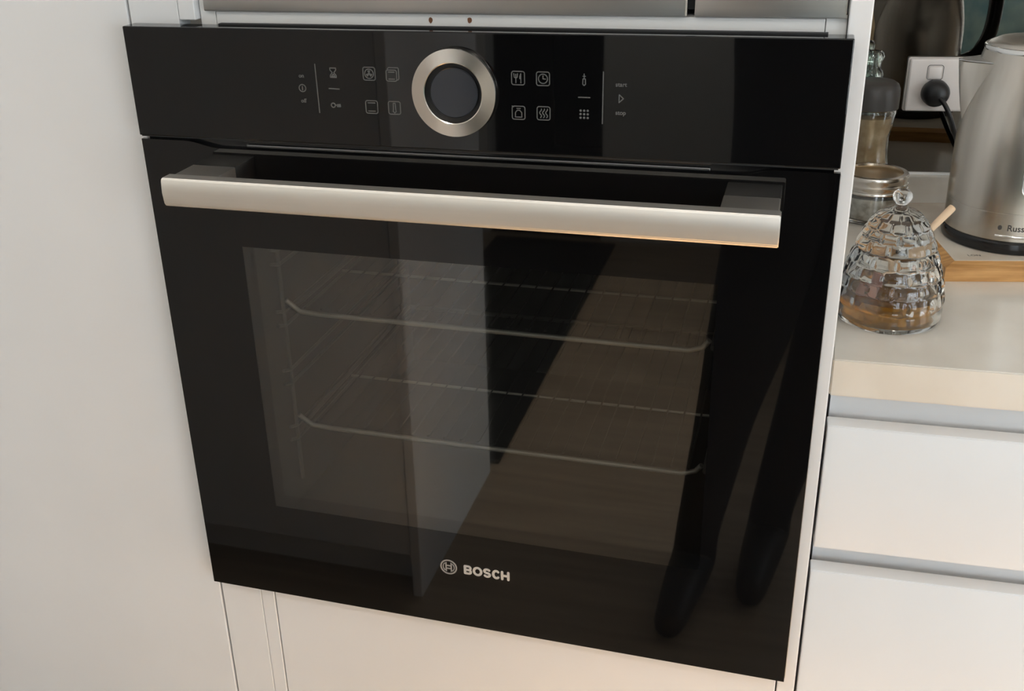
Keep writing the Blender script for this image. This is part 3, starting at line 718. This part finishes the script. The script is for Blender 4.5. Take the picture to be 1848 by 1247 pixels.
# --- power outlet and plug on the splashback
def wloc(x_, off=0): return (x_ + off*math.sin(WYAW), wl(x_) - off*math.cos(WYAW))
ox, oz = .7420, .4365
ol = thing('power_outlet', 'white double wall socket on the dark splashback', 'power outlet', (*wloc(ox), oz), WYAW)
pl = obj('faceplate', box(-.0640, .0640, -.0110, -.0002, -.0315, .0315, .0030, 3), 'white_plastic', ol, smooth=40)
obj('faceplate_back', box(-.0655, .0640, -.0060, -.0001, -.0322, .0322, .0025, 3), 'white_plastic', ol, smooth=40)
for sx in (-.0335, .0335):
    sw = obj('switch', box(sx-.0085, sx+.0065, -.0120, -.0105, .0085, .0225, .0012), 'white_plastic', ol, smooth=40)
    b_ = bmesh.new(); ann_pts = rrect(sx-.0100, sx+.0080, .0070, .0240, .0030)
    tube([(p[0], -.0110, p[1]) for p in ann_pts], .0004, 6, bm=b_, closed=True); obj('switch_rim', b_, 'print_grey', sw)
b_ = box(.0250, .0262, -.0114, -.0105, -.012, -.004); obj('socket_slot', b_, 'ink', ol); obj('socket_slot', box(.0385, .0397, -.0114, -.0105, -.012, -.004), 'ink', ol)
pg = thing('power_plug', 'round black plug with two dangling leads in the wall socket', 'plug', (*wloc(ox-.0320, .0112), oz-.0080), WYAW)
obj('plug_body', lathe([(0, 0), (.0150, 0), (.0160, .002), (.0157, .010), (.0130, .0165), (.0075, .0200), (0, .0210)], 40), 'cable', pg, smooth=50, rot=(PI/2, 0, 0))
obj('lead', tube(bez((.004, -.019, -.004), (.014, -.034, -.014), (.022, -.020, -.040), (.034, -.012, -.062), 14) + bez((.034, -.012, -.062), (.044, -.006, -.082), (.058, -.006, -.0985), (.078, -.030, -.0990), 10)[1:], .0028, 8), 'cable', pg, smooth=60)

# ================================================================== THE REST OF THE KITCHEN, SEEN ONLY IN REFLECTIONS
tc = thing('cupboard', 'white chest-high cupboard reflected in the left of the oven glass', 'cupboard', (-.42, -.93, ZF))
obj('carcass', box(-.33, .355, -.22, .205, .08, 1.17), 'white_board', tc)
obj('end_panel', box(.357, .375, -.225, .23, .0, 1.17, .001), 'white_paint', tc)
obj('door', box(-.3285, .355, .207, .226, .09, 1.165, .001), 'white_paint', tc)
obj('cupboard_top', box(-.335, .38, -.23, .235, 1.1705, 1.19, .002), 'white_board', tc)
obj('plinth', box(-.33, .355, .16, .175, 0, .08), 'white_board', tc)
for i, (lx, ly) in enumerate(LAMPS):
    d = thing('downlight', ['warm round ceiling downlight in front of the oven', 'warm round ceiling downlight in front of the bench', 'warm round ceiling downlight at the back of the room', 'warm round ceiling downlight at the left of the room'][i], 'ceiling lamp', (lx, ly, ZC), group='ceiling downlights')
    obj('bezel', lathe([(.062, -.0002), (.060, -.006), (.048, -.009), (.047, -.0002)], 40, close=True), 'white_plastic', d, smooth=40)
    obj('lens', lathe([(.0465, -.004), (0, -.004)], 32), 'lamp_lens', d)
sf = thing('sofa', 'teal upholstered sofa reflected in the splashback behind the kettle', 'sofa', (1.45, -2.25, ZF))
obj('base', box(-.75, .75, -.42, .40, .08, .26, .02), 'teal_fabric', sf, smooth=40)
for s in (-.375, .375): obj('seat_cushion', box(s-.368, s+.368, -.30, .42, .262, .43, .04, 3), 'teal_fabric', sf, smooth=50)
for s in (-.375, .375): obj('back_cushion', box(s-.368, s+.368, -.36, -.16, .432, .86, .05, 3), 'teal_fabric', sf, smooth=50)
obj('back', box(-.75, .75, -.46, -.365, .08, .82, .03), 'teal_fabric', sf, smooth=50)
for s in (-.815, .815): obj('armrest', box(s-.062, s+.062, -.46, .42, .08, .62, .04, 3), 'teal_fabric', sf, smooth=50)
for sx in (-.7, .7):
    for sy in (-.38, .36): obj('leg', lathe([(.018, 0), (.024, .085)], 16, cx=sx, cy=sy), 'wood_orange', sf)
rg = thing('runner_rug', 'dark narrow runner rug dimly mirrored in the oven glass', 'rug', (-.25, -1.95, ZF))
obj('pile', box(-.22, .215, -.74, .76, 0, .008, .003), 'dark_fabric', rg)
tag(obj('cushion', box(-.21, .21, -.055, .055, -.19, .19, .05, 3), 'tan_fabric', smooth=60, loc=(1.25, -2.27, ZF+.655), rot=(math.radians(-12), 0, .1)), 'tan cushion propped on the sofa, seen in the splashback', 'cushion')

# ================================================================== PERSON TAKING THE PICTURE (a dark silhouette in the oven glass)
def person():
    P = thing('person', 'standing person in dark clothes holding up a phone, mirrored in the oven glass', 'person', (.56, -1.0, ZF))
    O = Vector((.56, -1.0, ZF))
    v, e, r = [], [], []
    def add(p, rad, par=None):
        v.append(Vector(p) - O); r.append(rad if isinstance(rad, tuple) else (rad, rad))
        if par is not None: e.append((par, len(v)-1))
        return len(v)-1
    F = ZF
    hx, hy = .600, -1.10
    pel = add((hx, hy, F+.93), (.190, .125))
    w1 = add((hx, hy-.005, F+1.06), (.180, .115), pel); ch = add((hx, hy-.01, F+1.22), (.190, .115), w1)
    up_ = add((hx, hy-.015, F+1.36), (.125, .085), ch)
    nk = add((hx-.005, hy+.005, F+1.43), .052, up_); n2 = add((hx-.008, hy+.020, F+1.455), .050, nk)
    h1 = add((hx-.010, hy+.035, F+1.505), (.068, .078), n2); h2 = add((hx-.012, hy+.040, F+1.570), (.076, .092), h1); h3 = add((hx-.012, hy+.030, F+1.635), (.060, .072), h2)
    for s, fx, fy in ((-1, .440, -.86), (1, .570, -.985)):
        th = add((hx+s*.095+.03, hy+.01, F+.84), .105, pel)
        kx_, ky_ = (hx+s*.085+.05)*.5+fx*.5, hy*.5+fy*.5+.035
        t2 = add(((hx+s*.085+.05)*.72+kx_*.28-.01, hy*.72+ky_*.28, F+.70), .100, th)
        k_ = add((kx_, ky_, F+.49), .078, t2); c_ = add((kx_*.6+fx*.4, ky_*.6+fy*.4-.02, F+.36), .058, k_)
        an = add((fx, fy-.02, F+.10), .042, c_); hl_ = add((fx, fy-.03, F+.050), (.042, .046), an)
        b1 = add((fx-.012, fy+.06, F+.045), (.046, .040), hl_); b2 = add((fx-.02, fy+.13, F+.036), (.047, .032), b1); add((fx-.026, fy+.180, F+.032), (.036, .027), b2)
    PH = Vector((.590, -.850, F+1.265))       # the phone
    for s in (-1, 1):
        sh_ = add((hx+s*.165, hy-.01, F+1.365), .062, up_)
        el = Vector((hx+s*.235, hy+.06, F+1.11)); wr = PH + Vector((s*.105, -.028, -.030))
        sv = Vector((hx+s*.165, hy-.01, F+1.365))
        m1 = add(sv*.5+el*.5, .050, sh_); e_ = add(el, .042, m1); f1 = add(el*.55+wr*.45, .039, e_); w_ = add(wr, .027, f1)
        pm = add(PH + Vector((s*.098, -.022, .002)), (.020, .028), w_)
        pm2 = add(PH + Vector((s*.090, -.022, .026)), (.016, .026), pm)
        for k, ln in enumerate((.92, 1., .95, .78)):
            b0 = PH + Vector((s*(.091-.002*k), -.020, .042-.020*k))
            q1 = add(b0 + Vector((s*.004, .014*ln, .002)), .0095, pm2 if k < 2 else pm)
            q2 = add(b0 + Vector((-s*.006, .036*ln, .001)), .0088, q1); add(b0 + Vector((-s*.026*ln, .041, 0)), .0078, q2)
        t1 = add(PH + Vector((s*.078, -.028, .012)), .0105, pm); add(PH + Vector((s*.052, -.0175, .014)), .0090, t1)
    me = bpy.data.meshes.new('body'); me.from_pydata(v, e, []); o = bpy.data.objects.new('body', me); COL.objects.link(o); o.parent = P
    o.modifiers.new('s', 'SKIN'); sub = o.modifiers.new('d', 'SUBSURF'); sub.levels = sub.render_levels = 2
    for i, sv_ in enumerate(me.skin_vertices[0].data): sv_.radius = r[i]; sv_.use_root = (i == pel)
    bpy.context.view_layer.update()
    em = bpy.data.meshes.new_from_object(o.evaluated_get(bpy.context.evaluated_depsgraph_get()))
    o.modifiers.clear(); o.data = em
    em.materials.clear()
    for k in ('clothes_dark', 'trousers_dark', 'shoe_dark', 'skin'): em.materials.append(MAT[k])
    PL = PH - O
    for p in em.polygons:
        c_ = p.center; p.use_smooth = True
        hand = abs(c_.z-PL.z) < .07 and abs(c_.y-PL.y) < .06 and abs(c_.x-PL.x) < .16
        p.material_index = 3 if (c_.z > 1.435 or hand) else 2 if c_.z < .085 else 1 if c_.z < .95 else 0
    H = Vector((hx-.012, hy+.040, F+1.562)) - O
    b_ = bmesh.new(); bmesh.ops.create_uvsphere(b_, u_segments=24, v_segments=16, radius=1)
    for q in b_.verts: q.co = Vector((q.co.x*.084, q.co.y*.100-.012, q.co.z*.102+.022))
    bmesh.ops.delete(b_, geom=[q for q in b_.verts if q.co.y > .040 and q.co.z < .075 or q.co.z < -.045], context='VERTS')
    obj('hair', b_, 'hair', P, smooth=60, loc=H)
    for s in (-1, 1):
        b_ = bmesh.new(); bmesh.ops.create_uvsphere(b_, u_segments=10, v_segments=8, radius=1)
        for q in b_.verts: q.co = Vector((q.co.x*.009, q.co.y*.018, q.co.z*.030))
        obj('ear', b_, 'skin', P, smooth=60, loc=H+Vector((s*.080, .004, -.005)))
        b_ = bmesh.new(); bmesh.ops.create_uvsphere(b_, u_segments=10, v_segments=8, radius=.009)
        obj('eye', b_, 'ink', P, smooth=60, loc=H+Vector((s*.031, .078, .004)))
    b_ = bmesh.new(); bmesh.ops.create_cone(b_, segments=10, radius1=.016, radius2=.006, depth=.042, cap_ends=True)
    obj('nose', b_, 'skin', P, smooth=60, loc=H+Vector((0, .094, -.018)), rot=(math.radians(14), 0, 0))
    b_ = bmesh.new(); bmesh.ops.create_uvsphere(b_, u_segments=12, v_segments=8, radius=1)
    for q in b_.verts: q.co = Vector((q.co.x*.024, q.co.y*.008, q.co.z*.007))
    obj('mouth', b_, 'wood_red', P, smooth=60, loc=H+Vector((0, .083, -.056)))
    ph = thing('smartphone', 'black phone held up in both hands by the mirrored person', 'phone', tuple(PH))
    obj('phone_body', box(-.078, .078, -.0042, .0042, -.037, .037, .003, 2), 'black_gloss', ph, smooth=40)
    obj('phone_lens', lathe([(.0, .0), (.012, 0), (.012, .002), (0, .002)], 24), 'black_glass', ph, rot=(-PI/2, 0, 0), loc=(-.055, .0042, .015))
person()
